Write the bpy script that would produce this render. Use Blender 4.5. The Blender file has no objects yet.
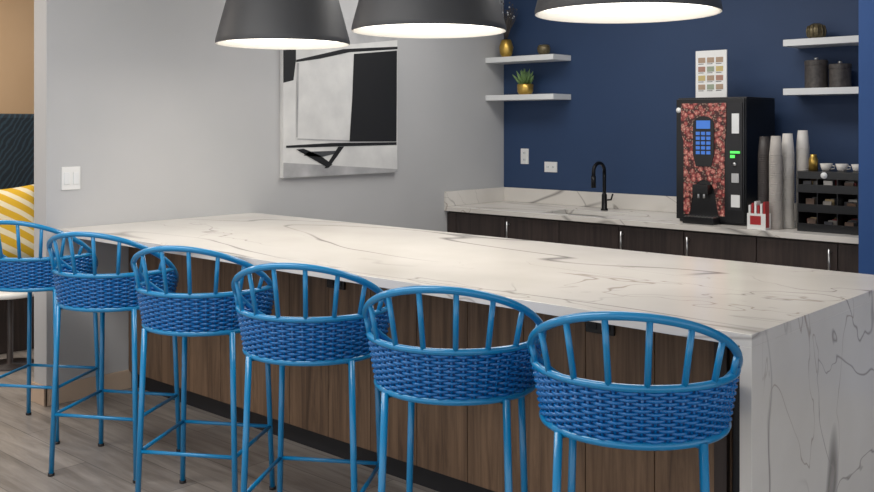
import bpy, math, random
from mathutils import Vector, Matrix
import bmesh
random.seed(4)
sc = bpy.context.scene
try:
    sc.view_settings.view_transform = 'Standard'
except Exception as e:
    print(e)

def lin(c):
    return tuple(((x/255)/12.92 if x/255 <= .04045 else ((x/255+.055)/1.055)**2.4) for x in c)

def mat(name, rgb, rough=.5, metal=0, spec=.5, emit=0, coat=0):
    m = bpy.data.materials.new(name); m.use_nodes = True
    p = m.node_tree.nodes['Principled BSDF']
    p.inputs['Base Color'].default_value = (*lin(rgb), 1)
    p.inputs['Roughness'].default_value = rough
    p.inputs['Metallic'].default_value = metal
    p.inputs['Specular IOR Level'].default_value = spec
    if coat: p.inputs['Coat Weight'].default_value = coat
    if emit:
        p.inputs['Emission Color'].default_value = (*lin(rgb), 1)
        p.inputs['Emission Strength'].default_value = emit
    return m

def N(m, t, **kw):
    n = m.node_tree.nodes.new(t)
    for k, v in kw.items():
        if k in n.inputs: n.inputs[k].default_value = v
        else: setattr(n, k, v)
    return n
def L(m, a, b): m.node_tree.links.new(a, b)
def P(m): return m.node_tree.nodes['Principled BSDF']

def coords(m, scale=(1,1,1), rot=(0,0,0)):
    tc = N(m, 'ShaderNodeTexCoord'); mp = N(m, 'ShaderNodeMapping')
    mp.inputs['Scale'].default_value = scale; mp.inputs['Rotation'].default_value = rot
    L(m, tc.outputs['Object'], mp.inputs['Vector'])
    return mp.outputs['Vector']

def ramp(m, fac, stops):
    r = N(m, 'ShaderNodeValToRGB')
    e = r.color_ramp.elements
    while len(e) < len(stops): e.new(.5)
    for el, (p, c) in zip(e, stops):
        el.position = p; el.color = (*lin(c), 1) if len(c) == 3 else c
    L(m, fac, r.inputs['Fac'])
    return r.outputs['Color']

def mixc(m, fac, a, b, mode='MIX'):
    n = N(m, 'ShaderNodeMix', data_type='RGBA', blend_type=mode)
    for s, i in ((fac, 0), (a, 6), (b, 7)):
        if hasattr(s, 'node'): L(m, s, n.inputs[i])
        else: n.inputs[i].default_value = s if i == 0 else (*lin(s), 1)
    return n.outputs[2]

# ---------- materials ----------
def noisy(name, c1, c2, scale=3, rough=.6, bump=0, bscale=80, **k):
    m = mat(name, c1, rough, **k)
    v = coords(m)
    n = N(m, 'ShaderNodeTexNoise', Scale=scale, Detail=4.0); L(m, v, n.inputs['Vector'])
    L(m, ramp(m, n.outputs['Fac'], [(.3, c1), (.7, c2)]), P(m).inputs['Base Color'])
    if bump:
        n2 = N(m, 'ShaderNodeTexNoise', Scale=bscale, Detail=3.0); L(m, v, n2.inputs['Vector'])
        b = N(m, 'ShaderNodeBump', Strength=bump, Distance=.002)
        L(m, n2.outputs['Fac'], b.inputs['Height']); L(m, b.outputs['Normal'], P(m).inputs['Normal'])
    return m

M_grey = noisy('wall_paint_grey', (184,185,186), (190,190,191), 1.5, .7, .1)
M_navy = noisy('wall_paint_navy', (36,60,96), (39,64,101), 1.5, .6, .1)
M_beige = noisy('wall_paint_beige', (205,172,135), (214,182,146), 1.2, .7, .1)
M_ceil = noisy('ceiling_paint', (225,225,222), (232,232,230), 2, .8)
M_base = noisy('baseboard_paint', (196,172,150), (206,184,162), 4, .5)

# quartz
def quartz(name):
    m = mat(name, (225,222,216), .2, spec=.5)
    v = coords(m)
    base = N(m, 'ShaderNodeTexNoise', Scale=1.6, Detail=5.0); L(m, v, base.inputs['Vector'])
    c = ramp(m, base.outputs['Fac'], [(.3, (212,207,200)), (.7, (230,226,220))])
    for sc_, dist, w, col, off, det, lo in ((.8, .9, .009, (146,142,138), 3.1, 2.5, .44), (1.25, 1.2, .007, (166,160,154), 21.7, 3.0, .50), (2.2, .8, .005, (176,166,156), 17., 3.0, .52)):
        mp = N(m, 'ShaderNodeMapping'); mp.inputs['Location'].default_value = (off, off*.6, off*.3)
        mp.inputs['Rotation'].default_value = (.5, .2, .7); mp.inputs['Scale'].default_value = (.5, 1.3, 1)
        L(m, v, mp.inputs['Vector'])
        n = N(m, 'ShaderNodeTexNoise', Scale=sc_, Detail=det, Roughness=.5, Distortion=dist)
        L(m, mp.outputs[0], n.inputs['Vector'])
        s = N(m, 'ShaderNodeMath', operation='SUBTRACT'); L(m, n.outputs['Fac'], s.inputs[0]); s.inputs[1].default_value = .5
        a = N(m, 'ShaderNodeMath', operation='ABSOLUTE'); L(m, s.outputs[0], a.inputs[0])
        r = N(m, 'ShaderNodeMapRange'); L(m, a.outputs[0], r.inputs['Value'])
        r.inputs['From Min'].default_value = 0; r.inputs['From Max'].default_value = w
        r.inputs['To Min'].default_value = 1; r.inputs['To Max'].default_value = 0
        n2 = N(m, 'ShaderNodeTexNoise', Scale=1.1, Detail=1.0); L(m, mp.outputs[0], n2.inputs['Vector'])
        r2 = N(m, 'ShaderNodeMapRange'); L(m, n2.outputs['Fac'], r2.inputs['Value'])
        r2.inputs['From Min'].default_value = lo; r2.inputs['From Max'].default_value = lo+.12
        mu = N(m, 'ShaderNodeMath', operation='MULTIPLY'); L(m, r.outputs[0], mu.inputs[0]); L(m, r2.outputs[0], mu.inputs[1])
        c = mixc(m, mu.outputs[0], c, col)
    L(m, c, P(m).inputs['Base Color'])
    return m
M_quartz = quartz('white_quartz')

def wood(name, d, l, axis='Z', rough=.5, plank=.0):
    m = mat(name, d, rough)
    s = {'Z': (18, 18, .9), 'X': (.9, 14, 14), 'Y': (14, .9, 14)}[axis]
    v = coords(m, s)
    n = N(m, 'ShaderNodeTexNoise', Scale=1.7, Detail=9.0, Roughness=.7, Distortion=.7); L(m, v, n.inputs['Vector'])
    c = ramp(m, n.outputs['Fac'], [(.38, d), (.60, l)])
    v2 = coords(m, (2.2, 2.2, .3))
    n3 = N(m, 'ShaderNodeTexNoise', Scale=1.6, Detail=2.0); L(m, v2, n3.inputs['Vector'])
    c = mixc(m, .35, c, ramp(m, n3.outputs['Fac'], [(.35, tuple(int(x*.8) for x in d)), (.65, l)]))
    L(m, c, P(m).inputs['Base Color'])
    return m
M_wood = wood('island_wood', (82,62,47), (138,110,86))
M_dwood = wood('espresso_wood', (40,32,31), (66,54,50))
M_kick = mat('toe_kick_black', (30,30,34), .5)
M_black = mat('black_plastic', (20,20,22), .3)
M_blackm = mat('matte_black_metal', (18,18,20), .35, .5)
M_white = mat('white_plastic', (232,232,230), .4)
M_shelf = noisy('shelf_white', (222,224,224), (234,235,235), 3, .4)
M_steel = mat('brushed_steel', (200,200,200), .3, 1)
M_gold = noisy('gold_ceramic', (186,150,70), (214,178,96), 30, .3, metal=.8)
M_green = noisy('succulent_leaf', (70,100,60), (120,150,90), 20, .5)
M_shade = mat('pendant_charcoal', (66,67,70), .5)
M_shin = mat('pendant_white_inside', (238,236,230), .5)
M_diff = mat('pendant_diffuser', (255,250,240), .5, emit=2.4)
M_can = noisy('canister_dark', (60,56,54), (86,80,76), 40, .4)
M_bronze = noisy('bronze_textured', (88,78,58), (130,118,88), 60, .4, metal=.5)

# floor
M_floor = mat('floor_vinyl_plank', (150,146,142), .38)
v = coords(M_floor, (1, 1, 1), (0, 0, 0))
br = N(M_floor, 'ShaderNodeTexBrick'); L(M_floor, v, br.inputs['Vector'])
br.inputs['Color1'].default_value = (*lin((186,179,172)), 1); br.inputs['Color2'].default_value = (*lin((160,154,149)), 1)
br.inputs['Mortar'].default_value = (*lin((134,130,126)), 1)
br.inputs['Scale'].default_value = 1; br.inputs['Mortar Size'].default_value = .003
br.inputs['Brick Width'].default_value = 1.2; br.inputs['Row Height'].default_value = .2
v2 = coords(M_floor, (1.2, 10, 1))
n = N(M_floor, 'ShaderNodeTexNoise', Scale=2.0, Detail=8.0, Roughness=.6, Distortion=.5); L(M_floor, v2, n.inputs['Vector'])
c = mixc(M_floor, .85, br.outputs['Color'], ramp(M_floor, n.outputs['Fac'], [(.3, (176,171,167)), (.7, (255,253,252))]), 'MULTIPLY')
L(M_floor, c, P(M_floor).inputs['Base Color'])

M_bframe = mat('blue_powder_coat', (14,130,186), .28, coat=.4)
M_bweave = mat('blue_resin_weave', (0,106,178), .24, coat=.4)
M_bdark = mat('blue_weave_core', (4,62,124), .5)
M_bseat = mat('blue_woven_seat', (12,84,160), .4)
v = coords(M_bseat, (60, 60, 60))
ck = N(M_bseat, 'ShaderNodeTexChecker', Scale=1.0); L(M_bseat, v, ck.inputs['Vector'])
L(M_bseat, mixc(M_bseat, ck.outputs['Fac'], (8,70,140), (18,104,184)), P(M_bseat).inputs['Base Color'])

# ---------- mesh builder ----------
class MB:
    def __init__(s): s.v = []; s.f = []; s.m = []; s.sm = []; s.mats = []
    def mi(s, m):
        if m not in s.mats: s.mats.append(m)
        return s.mats.index(m)
    def add(s, vs, fs, m, smooth=False):
        o = len(s.v); s.v += [tuple(x) for x in vs]; k = s.mi(m)
        for f in fs: s.f.append([i+o for i in f]); s.m.append(k); s.sm.append(smooth)
    def box(s, x0, x1, y0, y1, z0, z1, m, mx=None):
        vs = [Vector((x, y, z)) for x in (x0, x1) for y in (y0, y1) for z in (z0, z1)]
        if mx: vs = [mx @ q for q in vs]
        s.add(vs, [(0,1,3,2),(4,6,7,5),(0,4,5,1),(2,3,7,6),(0,2,6,4),(1,5,7,3)], m)
    def lathe(s, prof, c, m, n=32, smooth=True, cap0=False, cap1=False, sx=1, sy=1):
        vs = []; fs = []
        for r, z in prof:
            for i in range(n):
                a = 2*math.pi*i/n
                vs.append((c[0]+r*math.cos(a)*sx, c[1]+r*math.sin(a)*sy, c[2]+z))
        for j in range(len(prof)-1):
            for i in range(n):
                k = (i+1) % n
                fs.append((j*n+i, j*n+k, (j+1)*n+k, (j+1)*n+i))
        s.add(vs, fs, m, smooth)
        if cap0: s.add(vs[:n], [tuple(range(n))[::-1]], m)
        if cap1: s.add(vs[-n:], [tuple(range(n))], m)
    def tube(s, pts, r, m, n=8, closed=False, flat=1.0, up=None):
        pts = [Vector(p) for p in pts]; K = len(pts)
        vs = []; fs = []; prev = None
        for i, p in enumerate(pts):
            if closed: t = pts[(i+1) % K]-pts[i-1]
            else: t = pts[min(i+1, K-1)]-pts[max(i-1, 0)]
            t.normalize()
            if up is not None: u = up.copy() if abs(t.dot(up)) < .95 else Vector((1, 0, 0))
            elif prev is None: u = Vector((0, 0, 1)) if abs(t.z) < .9 else Vector((1, 0, 0))
            else: u = prev
            u = (u-t*u.dot(t)).normalized(); w = t.cross(u); prev = u
            rr = r[i] if isinstance(r, (list, tuple)) else r
            for j in range(n):
                a = 2*math.pi*j/n
                vs.append(p+u*math.cos(a)*rr+w*math.sin(a)*rr*flat)
        for i in range(K if closed else K-1):
            q = (i+1) % K
            for j in range(n):
                k = (j+1) % n
                fs.append((i*n+j, i*n+k, q*n+k, q*n+j))
        if not closed:
            fs.append(tuple(range(n))[::-1]); fs.append(tuple((K-1)*n+j for j in range(n)))
        s.add(vs, fs, m, True)
    def mesh(s, name):
        me = bpy.data.meshes.new(name); me.from_pydata(s.v, [], s.f)
        for m in s.mats: me.materials.append(m)
        for p, k, q in zip(me.polygons, s.m, s.sm): p.material_index = k; p.use_smooth = q
        bm = bmesh.new(); bm.from_mesh(me); bmesh.ops.recalc_face_normals(bm, faces=bm.faces); bm.to_mesh(me); bm.free()
        return me
    def build(s, name, parent=None, bevel=0, loc=None, rot=None):
        o = bpy.data.objects.new(name, s.mesh(name)); sc.collection.objects.link(o)
        if parent: o.parent = parent
        if loc: o.location = loc
        if rot: o.rotation_euler = rot
        if bevel:
            b = o.modifiers.new('bevel', 'BEVEL'); b.width = bevel; b.segments = 2; b.limit_method = 'ANGLE'; b.angle_limit = math.radians(50)
        return o
def empty(name, loc=(0,0,0), rz=0):
    e = bpy.data.objects.new(name, None); e.location = loc; e.rotation_euler = (0, 0, rz)
    e.empty_display_size = .1; sc.collection.objects.link(e); return e
def simple_box(name, *a, bevel=0, parent=None):
    b = MB(); b.box(*a); return b.build(name, parent, bevel)

# ---------- room ----------
AW = -5.2; BW = 6.55; PX = -1.95
simple_box('floor', -9.6, 4.0, -3.0, 6.75, -.06, 0, M_floor)
simple_box('ceiling', -9.6, 4.0, -3.0, 6.75, 3.0, 3.08, M_ceil)
simple_box('wall_left', -5.35, AW, 2.49, 6.55, 0, 3.0, M_grey)
simple_box('wall_back', -5.35, 4.0, BW, 6.7, 0, 3.0, M_navy)
simple_box('wall_right', PX, 4.0, 5.72, BW-.001, 0, 3.0, mat('wall_paint_navy_lit', (36,78,138), .6))  # lighter blue than the back wall: its lit look is put into the colour
simple_box('wall_far', -8.1, -7.95, -3.0, 6.7, 0, 3.0, M_beige)
b = MB(); b.box(AW, AW+.014, 2.476, 3.0, 0, .11, M_base); b.box(-5.364, AW+.014, 2.476, 2.49, 0, .11, M_base)
b.build('baseboard_left', bevel=.003)
simple_box('baseboard_far', -7.95, -7.935, -3.0, 1.6, 0, .11, M_base)

# ---------- island ----------
isl = empty('kitchen_island')
H = .977; T = .036
b = MB()
x0, x1, y0, y1 = AW+.002, -1.154, 2.55, 3.89
b.box(x0, x1, y0, y1, H-T, H, M_quartz)
b.box(x1-T, x1, y0, y1, 0, H-T+.0005, M_quartz)
b.build('countertop', isl, .0015)
b = MB()
b.box(x0, -1.2, 3.03, 3.86, 0.0, H-T-.001, M_kick)
b.build('carcass', isl)
b = MB(); pw = .285; x = -1.42
while x > x0+.02:
    xx = max(x-pw+.003, x0+.004)
    b.box(xx, x, 2.985, 3.029, .10, H-T-.004, M_wood); x -= pw
b.build('front_panels', isl, .002)
b = MB(); b.box(-1.42, -1.195, 2.99, 3.03, .0, H-T-.004, M_kick); b.box(-1.47,-1.425,2.96,2.984,.0,H-T-.004,M_dwood); b.build('end_post', isl, .002)
b = MB()
for ox in (-1.92, -3.35):
    b.box(ox-.06, ox+.06, 2.972, 2.984, .80, .88, M_black); b.box(ox-.045, ox-.01, 2.968, 2.972, .815, .865, M_kick); b.box(ox+.01, ox+.045, 2.968, 2.972, .815, .865, M_kick)
b.build('outlets', isl, .002)

# ---------- stools ----------
def rimz(t): return .907+.18*math.cos(t)
def RR(z): return .248+.17*max(0, z-.755)
BT = .902; BB = .752
def pt(t, z, dr=0): r = RR(z)+dr; return (r*math.sin(t), -r*math.cos(t), z)
fr = MB()
K = 96
fr.tube([pt(2*math.pi*i/K, rimz(2*math.pi*i/K)) for i in range(K)], .0115, M_bframe, 10, True)
fr.tube([pt(2*math.pi*i/K, BB) for i in range(K)], .011, M_bframe, 8, True)
tm = math.acos((BT-.907)/.18)
fr.tube([pt(-tm+2*tm*i/60, BT) for i in range(61)], .0105, M_bframe, 8)
for d in (-70, -50, -30, -10, 10, 30, 50, 70):
    t = math.radians(d); fr.tube([pt(t, BT), pt(t*1.02, (BT+rimz(t))/2), pt(t*1.04, rimz(t*1.04))], .0085, M_bframe, 8)
def legp(k, z):
    a = math.radians(45+90*k); r = .290+(.259-.290)*z/BB; return Vector((r*math.cos(a), r*math.sin(a), z))
for k in range(4):
    fr.tube([legp(k, 0.0), legp(k, .012)], .0145, M_kick, 10)
    fr.tube([legp(k, .008), legp(k, .4), legp(k, BB)], .0115, M_bframe, 10)
    z = .27
    fr.tube([legp(k, z), legp((k+1) % 4, z)], .008, M_bframe, 8)
    fr.tube([legp(k, BB-.01), legp((k+2) % 4, BB-.01)], .009, M_bframe, 8)
me_fr = fr.mesh('stool_frame')
wv = MB(); NS = 48; rows = 16
for i in range(rows):
    z = BB+.013+i*.0088
    cosv = (z-.907+.008)/.18
    tmx = math.pi if cosv < -1 else math.acos(min(1, cosv))
    n = int(NS*5*tmx/math.pi)
    full = tmx > 3.1
    pts = []
    for j in range(n if full else n+1):
        t = -tmx+2*tmx*j/n
        pts.append(pt(t, z, .0062*math.cos(NS/2*t+i*math.pi)))
    wv.tube(pts, .0052, M_bweave, 6, full, flat=.75, up=Vector((0, 0, 1)))
for i in range(NS):
    t = 2*math.pi*(i)/NS-math.pi
    zt = min(BT, rimz(t))
    if zt > BB+.015: wv.tube([pt(t, BB), pt(t, zt)], .0045, M_bweave, 6)
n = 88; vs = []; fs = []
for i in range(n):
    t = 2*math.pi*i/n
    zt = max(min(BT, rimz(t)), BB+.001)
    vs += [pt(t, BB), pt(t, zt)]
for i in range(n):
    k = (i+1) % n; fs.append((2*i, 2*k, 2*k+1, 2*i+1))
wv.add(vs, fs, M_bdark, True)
me_wv = wv.mesh('stool_weave')
st = MB(); st.lathe([(.0, BB+.019), (.12, BB+.02), (.21, BB+.027), (.236, BB+.025), (.244, BB+.01), (.238, BB-.002), (.0, BB-.005)], (0, 0, 0), M_bseat, 44)
me_st = st.mesh('stool_seat')
for i, (a, rz, yy) in enumerate([(-1.395, 28, 2.33), (-2.01, 31, 2.29), (-2.69, 33, 2.29), (-3.365, 32, 2.29), (-4.08, 31, 2.29), (-4.83, 33, 2.29)]):
    e = empty('bar_stool', (a, yy, 0), math.radians(rz))
    for nm, me in (('frame', me_fr), ('woven_back', me_wv), ('seat', me_st)):
        o = bpy.data.objects.new(nm, me); o.parent = e; sc.collection.objects.link(o)

# ---------- pendants ----------
for a in (-4.04, -2.99, -1.956):
    e = empty('pendant_lamp', (a, 3.22, 1.98))
    b = MB()
    b.lathe([(.350, 0), (.352, .012), (.348, .03), (.305, .19), (.258, .36), (.242, .40), (.20, .43), (.05, .445), (.0, .446)], (0,0,0), M_shade, 64)
    b.lathe([(.350, 0), (.342, .001), (.339, .03), (.295, .19), (.248, .36), (.0, .38)], (0,0,0), M_shin, 64)
    b.build('shade', e)
    b = MB(); b.lathe([(0, .030), (.338, .030)], (0,0,0), M_diff, 64); b.build('diffuser', e)
    b = MB(); b.lathe([(.03, .44), (.03, .52), (.006, .54), (.006, 1.0)], (0,0,0), M_blackm, 16); b.lathe([(.065, .985), (.065, 1.018)], (0,0,0), M_blackm, 24, cap0=True); b.build('stem', e)

# ---------- picture ----------
g = mat('paint_black', (26,27,30), .6); w = noisy('paint_white', (208,208,207), (226,226,224), 6, .7, .4, 60)
gr = noisy('paint_grey', (150,150,152), (192,192,193), 5, .7, .3, 60); dg = mat('paint_charcoal', (70,72,76), .6)
b = MB(); Y0, Y1, Z0, Z1 = 4.117, 5.21, 1.196, 2.33
b.box(AW+.001, AW+.035, Y0, Y1, Z0, Z1, w)
def patch(pts, m, k):
    vs = [(AW+.035+.0006*k, Y0+u*(Y1-Y0), z) for u, z in pts]; b.add(vs, [tuple(range(len(vs)))], m)
patch([(0, 1.84), (.08, 1.86), (.10, 2.0), (.10, 2.33), (0, 2.33)], g, 1)
patch([(.0, 2.06), (1, 2.2), (1, 2.33), (0, 2.33)], gr, 2)
patch([(.10, 1.985), (.30, 2.02), (.55, 2.08), (1, 2.13), (1, 2.15), (.5, 2.10), (.10, 2.0)], g, 3)
patch([(.55, 1.435), (.99, 1.43), (.995, 2.12), (.59, 2.07), (.575, 1.75)], g, 4)
patch([(.11, 1.455), (.555, 1.435), (.555, 1.445), (.11, 1.463)], gr, 4)
patch([(.02, 1.40), (.99, 1.405), (.99, 1.425), (.4, 1.428), (.02, 1.415)], g, 5)
patch([(0, 1.198), (1, 1.198), (1, 1.22), (.5, 1.26), (0, 1.30)], gr, 2)
patch([(.10, 1.388), (.16, 1.392), (.30, 1.34), (.40, 1.275), (.36, 1.255), (.25, 1.31)], g, 6)
patch([(.33, 1.25), (.37, 1.255), (.50, 1.40), (.45, 1.40)], g, 7)
patch([(.16, 1.345), (.30, 1.33), (.42, 1.35), (.45, 1.372), (.2, 1.37)], dg, 6)
patch([(.10, 1.47), (.112, 1.47), (.122, 1.98), (.105, 1.98)], gr, 6)
b.build('abstract_painting')

# light switch / outlets
b = MB(); b.box(AW, AW+.008, 2.575, 2.685, 1.19, 1.32, M_white)
for c0 in (2.603, 2.657): b.box(AW+.008, AW+.013, c0-.017, c0+.017, 1.22, 1.29, M_shelf)
b.build('light_switch', bevel=.002)
def outlet(x, z, wx, hz):
    b = MB(); b.box(x-wx/2, x+wx/2, BW-.008, BW, z-hz/2, z+hz/2, M_white)
    for k in (-1, 1):
        dx, dz = (k*wx*.22, 0) if wx > hz else (0, k*hz*.22)
        b.box(x+dx-.016, x+dx+.016, BW-.011, BW-.008, z+dz-.016, z+dz+.016, M_shelf)
        b.box(x+dx-.008, x+dx-.005, BW-.0118, BW-.011, z+dz-.007, z+dz+.007, M_kick); b.box(x+dx+.005, x+dx+.008, BW-.0118, BW-.011, z+dz-.007, z+dz+.007, M_kick)
    b.build('wall_outlet', bevel=.0015)
outlet(-4.97, 1.29, .08, .13); outlet(-4.70, 1.207, .125, .085)

# ---------- back counter ----------
bc = empty('coffee_bar_counter')
CX0, CX1 = AW+.001, PX-.001
b = MB()
b.box(CX0, -4.32, 5.78, 6.549, .865, .90, M_quartz); b.box(-3.78, CX1, 5.78, 6.549, .865, .90, M_quartz)
b.box(-4.32, -3.78, 5.78, 5.88, .865, .90, M_quartz); b.box(-4.32, -3.78, 6.24, 6.549, .865, .90, M_quartz)
b.build('quartz_top', bc, .001)
simple_box('trim_backsplash', CX0+.021, CX1, 6.529, 6.549, .901, 1.02, M_quartz, bevel=.001)
simple_box('trim_sidesplash', CX0, CX0+.02, 5.78, 6.549, .901, 1.02, M_quartz, bevel=.001)
b = MB(); b.box(-4.33, -3.77, 5.87, 6.25, .68, .70, M_steel)
for q in ((-4.33,-4.32,5.87,6.25),(-3.78,-3.77,5.87,6.25),(-4.33,-3.77,5.87,5.88),(-4.33,-3.77,6.24,6.25)): b.box(*q, .70, .865, M_steel)
b.build('sink_basin', bc)
b = MB(); b.box(CX0, CX1, 5.83, 5.865, .1, .864, M_dwood); b.box(CX0, CX1, 5.90, 6.54, 0, .66, M_kick)
edges = [-5.195, -5.10, -4.60, -4.10, -3.60, -3.10, -2.60, -2.10, -1.96]
for i in range(len(edges)-1):
    b.box(edges[i]+.0025, edges[i+1]-.0025, 5.81, 5.829, .12, .85, M_dwood)
b.build('cabinets', bc, .002)
b = MB()
for e0, ss in ((-4.60, (1,)), (-3.60, (1,)), (-3.10, (1,)), (-2.10, (-1,))):
    for s_ in ss:
        x = e0+s_*.04; b.tube([(x, 5.78, .66), (x, 5.78, .82)], .006, M_steel, 8)
        for z in (.68, .80): b.tube([(x, 5.78, z), (x, 5.81, z)], .005, M_steel, 6)
b.build('handles', bc)
# faucet
b = MB(); fx, fy = -4.05, 6.34
b.lathe([(.028, 0), (.028, .01), (.022, .015), (.02, .12), (.014, .13)], (fx, fy, .901), M_blackm, 20, cap1=True)
p = [(fx, fy, 1.0)]+[(fx, fy, 1.0+.05*k) for k in range(1, 5)]
for k in range(0, 13):
    a = math.pi*k/12; p.append((fx, fy-.075*(1-math.cos(a)), 1.20+.065*math.sin(a)))
p.append((fx, fy-.15, 1.12))
b.tube(p, .014, M_blackm, 10); b.tube([(fx, fy-.15, 1.17), (fx, fy-.15, 1.08)], .018, M_blackm, 12)
b.tube([(fx+.015, fy, .98), (fx+.06, fy, .985), (fx+.075, fy, 1.03)], .007, M_blackm, 8)
b.build('kitchen_faucet')

# ---------- shelves ----------
for nm, xa, xb, z in (('a', AW+.001, -4.50, 2.10), ('b', AW+.001, -4.50, 1.783), ('c', -2.635, PX-.001, 2.10), ('d', -2.635, PX-.001, 1.775)):
    simple_box('floating_shelf', xa, xb, 6.3, BW-.001, z-.022, z+.022, M_shelf, bevel=.002)
SU, SL = 2.122, 1.805
b = MB(); cx, cy = -5.07, 6.42
b.lathe([(.0, 0), (.035, 0), (.055, .04), (.06, .09), (.045, .14), (.035, .155), (.035, .15)], (cx, cy, SU), M_gold, 24)
for i in range(60):
    a = random.uniform(0, 6.28); t = random.uniform(.1, .9); ln = random.uniform(.2, .34)
    d = Vector((math.cos(a)*math.sin(t)*.5, math.sin(a)*math.sin(t)*.35, 1.0)).normalized()
    o = Vector((cx, cy, SU+.14)); b.tube([o, o+d*ln*.5, o+d*ln+Vector((d.x*.06, d.y*.02, -.02))], [.004, .004, .001], M_can, 5)
    if i % 2:
        q = o+d*ln; b.lathe([(0, -.010), (.009, 0), (0, .010)], q, M_can if i % 4 == 1 else M_shelf, 6)
b.build('potted_spiky_plant')
b = MB(); cx, cy = -4.87, 6.42
b.lathe([(0, 0), (.05, 0), (.066, .03), (.068, .085), (.062, .09), (.054, .08), (0, .08)], (cx, cy, SL), M_gold, 28)
for k in range(44):
    a = k*2.4; t = .1+1.15*(k/44); ln = .10+.03*math.sin(k)
    d = Vector((math.cos(a)*math.sin(t), math.sin(a)*math.sin(t), math.cos(t)))
    o = Vector((cx, cy, SL+.08)); b.tube([o, o+d*ln*.6, o+d*ln+Vector((0, 0, .015))], [.006, .014, .002], M_green, 6, flat=.4)
b.build('potted_succulent')
b = MB(); b.lathe([(0, 0), (.03, 0), (.05, .03), (.055, .06), (.045, .085), (.03, .09), (.028, .085), (0, .02)], (-4.68, 6.42, SU), M_bronze, 24); b.build('bronze_bowl')
b = MB(); b.lathe([(0, 0), (.035, 0), (.055, .025), (.06, .055), (.05, .09), (.025, .105), (.02, .10), (0, .1)], (-2.46, 6.42, SU), M_bronze, 24)
for k in range(12):
    a = k*math.pi/6; b.tube([(-2.46+r*math.cos(a), 6.42+r*math.sin(a), SU+z) for r, z in ((.037, .003), (.057, .025), (.062, .055), (.052, .09))], .004, M_bronze, 6)
b.build('bronze_vase')
for x, r, h in ((-2.46, .072, .185), (-2.305, .068, .155)):
    b = MB(); b.lathe([(0, 0), (r, 0), (r, h-.035), (r*.97, h-.034), (r*.97, h-.03), (r*1.03, h-.03), (r*1.03, h-.004), (r*.98, h), (0, h)], (x, 6.42, 1.797), M_can, 32, smooth=False)
    b.lathe([(.0, h+.02), (.012, h+.018), (.014, h+.008), (.006, h)], (x, 6.42, 1.797), M_steel, 16)
    b.build('storage_canister')

# ---------- coffee machine ----------
M_fl = mat('floral_panel', (150,60,60), .35)
v = coords(M_fl, (1, .01, 1))
vo = N(M_fl, 'ShaderNodeTexVoronoi', Scale=30.0); L(M_fl, v, vo.inputs['Vector'])
c1 = ramp(M_fl, vo.outputs['Distance'], [(.0, (255,236,214)), (.24, (232,150,140)), (.48, (176,66,68)), (.64, (52,22,24))])
sep = N(M_fl, 'ShaderNodeSeparateColor'); L(M_fl, vo.outputs['Color'], sep.inputs[0])
c3 = ramp(M_fl, sep.outputs[0], [(.3, (255,235,225)), (.6, (240,190,176)), (.8, (160,110,100))])
c1 = mixc(M_fl, .5, c1, c3, 'MULTIPLY')
vo2 = N(M_fl, 'ShaderNodeTexVoronoi', Scale=70.0); L(M_fl, v, vo2.inputs['Vector'])
c2 = ramp(M_fl, vo2.outputs['Distance'], [(.15, (240,210,184)), (.5, (84,36,36))])
L(M_fl, mixc(M_fl, .4, c1, c2), P(M_fl).inputs['Base Color'])
M_scr = mat('keypad_blue', (60,110,190), .3, emit=.4); M_led = mat('led_green', (80,220,90), .3, emit=1.0)
cm = empty('coffee_vending_machine')
X0, X1, Yf, Yb, Zb, Zt = -3.232, -2.74, 5.95, 6.42, .901, 1.739
b = MB(); b.box(X0, X1, Yf+.02, Yb, Zb+.02, Zt-.01, M_black); b.box(X0+.01, X1-.01, Yf+.03, Yb-.02, Zb, Zb+.02, M_kick)
b.box(X0, X1, Yf+.03, Yb, Zt-.01, Zt, M_kick)
b.build('body', cm, .006)
def pan(poly, y, th, m, mb):
    n = len(poly); vs = [(x, y, z) for x, z in poly]+[(x, y+th, z) for x, z in poly]
    fs = [tuple(range(n))[::-1], tuple(range(n, 2*n))]+[(i, (i+1) % n, n+(i+1) % n, n+i) for i in range(n)]
    mb.add(vs, fs, m)
b = MB()
pan([(X0+.004, Zb+.02), (X1-.004, Zb+.02), (X1-.004, Zt-.012), (X0+.004, Zt-.012)], Yf, .02, M_black, b)
fx0, fx1 = X0+.06, X0+.355
mid = (fx0+fx1)/2
arch = [(mid+.085*math.cos(math.pi*k/12), 1.06+.13*math.sin(math.pi*k/12)) for k in range(13)]
pan([(fx0, .955)]+[(fx0, 1.45), (fx0-.02, 1.5), (fx0-.02, 1.70), (fx1+.01, 1.70), (fx1+.01, 1.5), (fx1, 1.45), (fx1, .955), (mid+.105, .955)]+arch+[(mid-.105, .955)], Yf-.005, .005, M_fl, b)
b.build('front_door', cm, .0015)
b = MB()
n_ = 24
pan([(mid+.075*math.cos(2*math.pi*k/n_), 1.66-.10+(.055 if math.sin(2*math.pi*k/n_) > 0 else .16)*math.sin(2*math.pi*k/n_)) for k in range(n_)][::-1], Yf-.010, .005, M_black, b)
pan([(mid-.075, 1.36), (mid-.055, 1.28), (mid+.055, 1.28), (mid+.075, 1.36), (mid+.075, 1.56), (mid-.075, 1.56)], Yf-.012, .007, M_black, b)
b.box(mid-.05, mid+.05, Yf-.014, Yf-.012, 1.53, 1.585, M_scr)
for i in range(3):
    for j in range(5): b.box(mid-.052+i*.038, mid-.052+i*.038+.028, Yf-.016, Yf-.012, 1.36+j*.032, 1.382+j*.032, M_scr)
b.build('keypad', cm)
b = MB()
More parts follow.
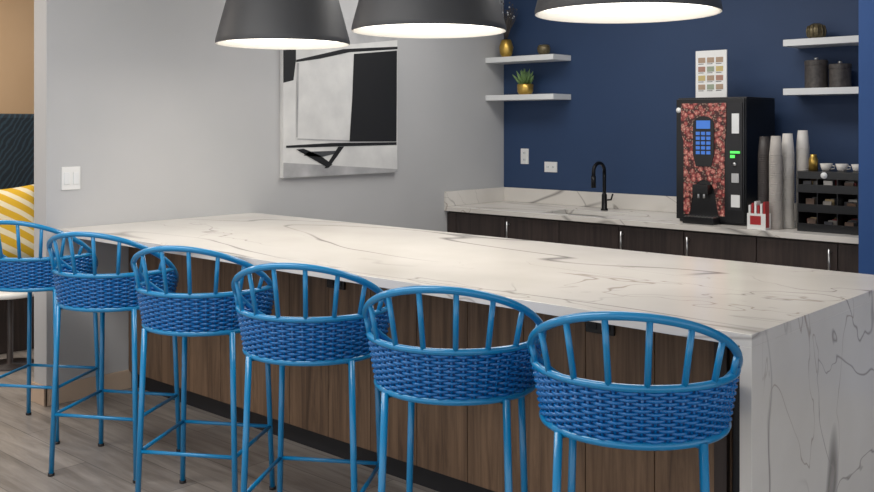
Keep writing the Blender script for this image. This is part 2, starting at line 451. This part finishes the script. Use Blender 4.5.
b.box(mid-.055, mid+.055, Yf-.06, Yf, 1.10, 1.16, M_black); b.tube([(mid-.02, Yf-.04, 1.10), (mid-.02, Yf-.04, 1.07)], .008, M_steel, 8); b.tube([(mid+.02, Yf-.04, 1.10), (mid+.02, Yf-.04, 1.07)], .008, M_steel, 8)
b.box(mid-.11, mid+.11, Yf-.09, Yf, Zb+.002, Zb+.045, M_black)
for k in range(9): b.box(mid-.1+k*.024, mid-.088+k*.024, Yf-.085, Yf-.005, Zb+.045, Zb+.049, M_steel)
b.build('dispenser', cm, .002)
b = MB(); rx = X1-.065
b.box(rx-.045, rx+.05, Yf-.006, Yf, 1.0, 1.70, M_kick)
b.box(rx-.02, rx+.03, Yf-.01, Yf-.006, 1.50, 1.63, M_shelf); b.box(rx-.03, rx+.035, Yf-.012, Yf-.006, 1.37, 1.385, M_led)
b.box(rx-.03, rx-.0, Yf-.012, Yf-.006, 1.34, 1.36, M_led); b.box(rx-.02, rx+.03, Yf-.014, Yf-.006, 1.18, 1.24, M_steel); b.box(rx-.025, rx+.035, Yf-.01, Yf-.006, 1.02, 1.10, M_shelf)
b.tube([(rx, Yf-.006, 1.30), (rx, Yf-.015, 1.30)], .012, M_steel, 16)
b.tube([(X0+.022, Yf, 1.655), (X0+.022, Yf-.005, 1.655)], .018, M_white, 16)
b.build('payment_panel', cm)
b = MB()
b.box(-3.215, -2.985, 6.2, 6.212, Zt+.001, 2.07, M_white); b.box(-3.15, -3.05, 6.212, 6.28, Zt+.001, Zt+.006, M_white)
cc = [(170,146,124), (130,110,96), (196,176,120), (150,160,140), (168,128,112), (200,190,180)]
mm = [mat('menu_swatch_%d' % i, c, .5) for i, c in enumerate(cc)]
for r in range(4):
    for c_ in range(3):
        b.box(-3.195+c_*.066, -3.195+c_*.066+.052, 6.198, 6.2, 1.80+r*.062, 1.80+r*.062+.036, mm[(r*2+c_*3+r*c_) % 6])
        b.box(-3.195+c_*.066, -3.195+c_*.066+.04, 6.1985, 6.2, 1.79+r*.062, 1.794+r*.062, M_can)
b.build('menu_sign')

# cups
M_cup = noisy('paper_cup_white', (206,201,195), (218,214,208), 10, .6); M_cupd = noisy('paper_cup_dark', (52,48,48), (66,60,58), 10, .5); M_cupg = noisy('paper_cup_grey', (164,158,152), (180,174,168), 10, .6)
for x, y, z0, h, m in ((-2.63, 6.0, .901, .58, M_cupd), (-2.534, 5.95, .901, .585, M_cupg), (-2.50, 6.05, .901, .60, M_cup), (-2.435, 6.13, .901, .62, M_cup)):
    b = MB(); n = int((h-.1)/.014); prof = []
    for k in range(n): prof += [(.041, k*.014), (.043, k*.014+.003), (.0405, k*.014+.007)]
    prof += [(.040, n*.014), (.030, h), (0, h)]
    b.lathe([(0, 0)]+prof, (x, y, z0), m, 24); b.build('paper_cup_stack')
b = MB(); M_red = mat('packet_red', (170,40,44), .4)
PX0, PX1 = -2.665, -2.545
b.box(PX0, PX1, 5.82, 5.90, .901, .91, M_white)
for k in range(6): b.box(PX0+.005+k*.019, PX0+.018+k*.019, 5.83, 5.89, .91, 1.05+.012*(k % 3), (M_red if k % 2 else M_white))
b.box(PX0, PX1, 5.82, 5.824, .91, 1.0, M_white); b.box(PX0, PX1, 5.896, 5.90, .91, 1.0, M_white); b.box(PX0+.02, PX1-.03, 5.8185, 5.82, .93, .985, M_red)
b.build('packet_holder')
# organizer
og = empty('condiment_organizer'); b = MB(); A0, A1, F0, F1 = -2.385, -2.015, 5.92, 6.25
b.box(A0, A0+.008, F0, F1, .901, 1.27, M_black); b.box(A1-.008, A1, F0, F1, .901, 1.27, M_black); b.box(A0, A1, F1-.008, F1, .901, 1.27, M_black)
for z in (.901, 1.02, 1.14, 1.262):
    b.box(A0, A1, F0, F1, z, z+.008, M_black)
    if z < 1.2: b.box(A0, A1, F0-.004, F0+.004, z, z+.05, M_black)
b.box(A0, A1, F0-.002, F0+.006, 1.225, 1.27, M_black)
for x in (A0+.12, A0+.24): b.box(x, x+.005, F0, F1, .901, 1.262, M_black)
b.build('rack', og, .001)
b = MB(); cols = [mat('sachet_%d' % i, c, .5) for i, c in enumerate([(216,212,206), (90,66,50), (150,56,56), (170,146,100), (70,70,75), (140,134,128), (50,50,52)])]
for z in (.909, 1.028, 1.148):
    for s_ in range(3):
        for k in range(7):
            x = A0+.014+s_*.12+random.uniform(0, .035); y = F0+.03+k*.03
            mx = Matrix.Translation((x+.03, y, z+.03)) @ Matrix.Rotation(random.uniform(-.35, .1), 4, 'X') @ Matrix.Rotation(random.uniform(-.12, .12), 4, 'Z')
            b.box(-.026, .026, -.004, .004, -.028, .025+random.uniform(0, .02), random.choice(cols), mx)
b.build('sachets', og)
b = MB(); b.tube([(-2.22, F0-.002, 1.248), (-2.22, F0-.006, 1.248)], .02, M_shelf, 16); b.build('label_badge', og)
for k, x in enumerate((-2.26, -2.165, -2.07)):
    b = MB(); b.lathe([(0, 0), (.022, 0), (.028, .01), (.038, .045), (.036, .045), (.026, .012), (0, .01)], (x, 6.06, 1.271), M_cup, 24)
    b.tube([(x+.034, 6.06, 1.305), (x+.052, 6.06, 1.30), (x+.05, 6.06, 1.285), (x+.03, 6.06, 1.283)], .004, M_cup, 6); b.build('coffee_cup')
b = MB(); b.lathe([(0, 0), (.028, 0), (.028, .07), (.02, .085), (.02, .1), (0, .1)], (-2.34, 6.06, 1.271), M_gold, 20); b.build('syrup_bottle')

# ---------- left room: booth ----------
M_leaf = mat('booth_fabric_navy', (18,30,42), .7)
v = coords(M_leaf, (1, 1, 1), (.6, 0, 0))
wq = N(M_leaf, 'ShaderNodeTexWave', Scale=9.0, Distortion=6.0, bands_direction='Y'); wq.inputs['Detail'].default_value = 3; L(M_leaf, v, wq.inputs['Vector'])
L(M_leaf, ramp(M_leaf, wq.outputs['Fac'], [(.45, (16,30,42)), (.95, (38,60,74))]), P(M_leaf).inputs['Base Color'])
bo = empty('banquette_bench')
b = MB(); y = 1.6
while y < 5.4:
    b.box(-7.35, -7.2, y+.004, y+.476, .5, 1.64, M_leaf); y += .48
b.build('back_cushions', bo, .03)
b = MB(); b.box(-7.2, -6.55, 1.6, 5.44, .38, .52, M_leaf); b.build('seat_cushion', bo, .03)
b = MB(); b.box(-7.36, -6.6, 1.6, 5.44, 0, .38, M_dwood); b.box(-7.40, -7.352, 1.6, 5.44, 0, 1.60, M_dwood); b.build('base', bo, .004)
M_pil = mat('yellow_stripe_fabric', (220,180,50), .8)
v = coords(M_pil, (1, 1, 1), (.6, .0, 0)); wt = N(M_pil, 'ShaderNodeTexWave', Scale=3.6, Distortion=1.2, bands_direction='Z'); L(M_pil, v, wt.inputs['Vector'])
wt.inputs['Detail Scale'].default_value = .6
L(M_pil, ramp(M_pil, wt.outputs['Fac'], [(.55, (222,178,44)), (.68, (238,228,196))]), P(M_pil).inputs['Base Color'])
b = MB(); n = 20; vs = []; fs = []
for side in (1, -1):
    o = len(vs)
    for i in range(n+1):
        for j in range(n+1):
            u = i/n*2-1; w_ = j/n*2-1
            th = .095*((1-u**4)*(1-w_**4))**.6
            s1 = .29*u*(1-.07*(1-w_*w_)); s2 = .29*w_*(1-.07*(1-u*u))
            vs.append((side*th, s1, s2))
    for i in range(n):
        for j in range(n):
            a = o+i*(n+1)+j; fs.append((a, a+1, a+n+2, a+n+1))
b.add(vs, fs, M_pil, True)
o = b.build('throw_pillow', loc=(-6.98, 3.0, .825), rot=(math.radians(3), math.radians(-14), math.radians(-8)))
b = MB(); b.lathe([(0, .46), (.2, .46), (.205, .475), (.2, .49), (0, .49)], (-6.25, 2.75, 0), M_white, 32); b.lathe([(.15, 0), (.15, .015), (.02, .02), (.02, .46)], (-6.25, 2.75, 0), M_dwood, 24, cap0=True); b.build('side_table')

# ---------- lights ----------
W = bpy.data.worlds.new('World'); sc.world = W; W.use_nodes = True
W.node_tree.nodes['Background'].inputs['Color'].default_value = (.95, .97, 1, 1); W.node_tree.nodes['Background'].inputs['Strength'].default_value = 1.15
def area(n, loc, rot, sx, sy, e, c=(1, 1, 1)):
    l = bpy.data.lights.new(n, 'AREA'); l.shape = 'RECTANGLE'; l.size = sx; l.size_y = sy; l.energy = e; l.color = c
    o = bpy.data.objects.new(n, l); o.location = loc; o.rotation_euler = rot; sc.collection.objects.link(o)
area('added_ceiling_fill', (-3.2, 1.0, 2.96), (0, 0, 0), 3, 1, 66, (1, .97, .93))  # unseen overhead area lamps, added as soft fill; no fixtures modelled
area('added_ceiling_fill', (-3.4, 4.9, 2.96), (0, 0, 0), 2.6, .8, 40, (1, .97, .93))
area('added_ceiling_fill', (-6.6, 2.0, 2.96), (0, 0, 0), 1, 2, 50, (1, .9, .78))
for a in (-4.04, -2.99, -1.956):
    l = bpy.data.lights.new('pendant_bulb', 'AREA'); l.shape = 'DISK'; l.size = .5; l.energy = 4; l.color = (1, .9, .78)
    o = bpy.data.objects.new('pendant_bulb', l); o.location = (a, 3.22, 2.000); sc.collection.objects.link(o)

# ---------- camera ----------
cam = bpy.data.cameras.new('camera'); cam.sensor_width = 36; cam.lens = 36*966/874; cam.shift_y = -121/874
o = bpy.data.objects.new('camera', cam); o.location = (0, 0, 1.555); o.rotation_euler = (math.radians(90), 0, math.radians(42.4))
sc.collection.objects.link(o); sc.camera = o
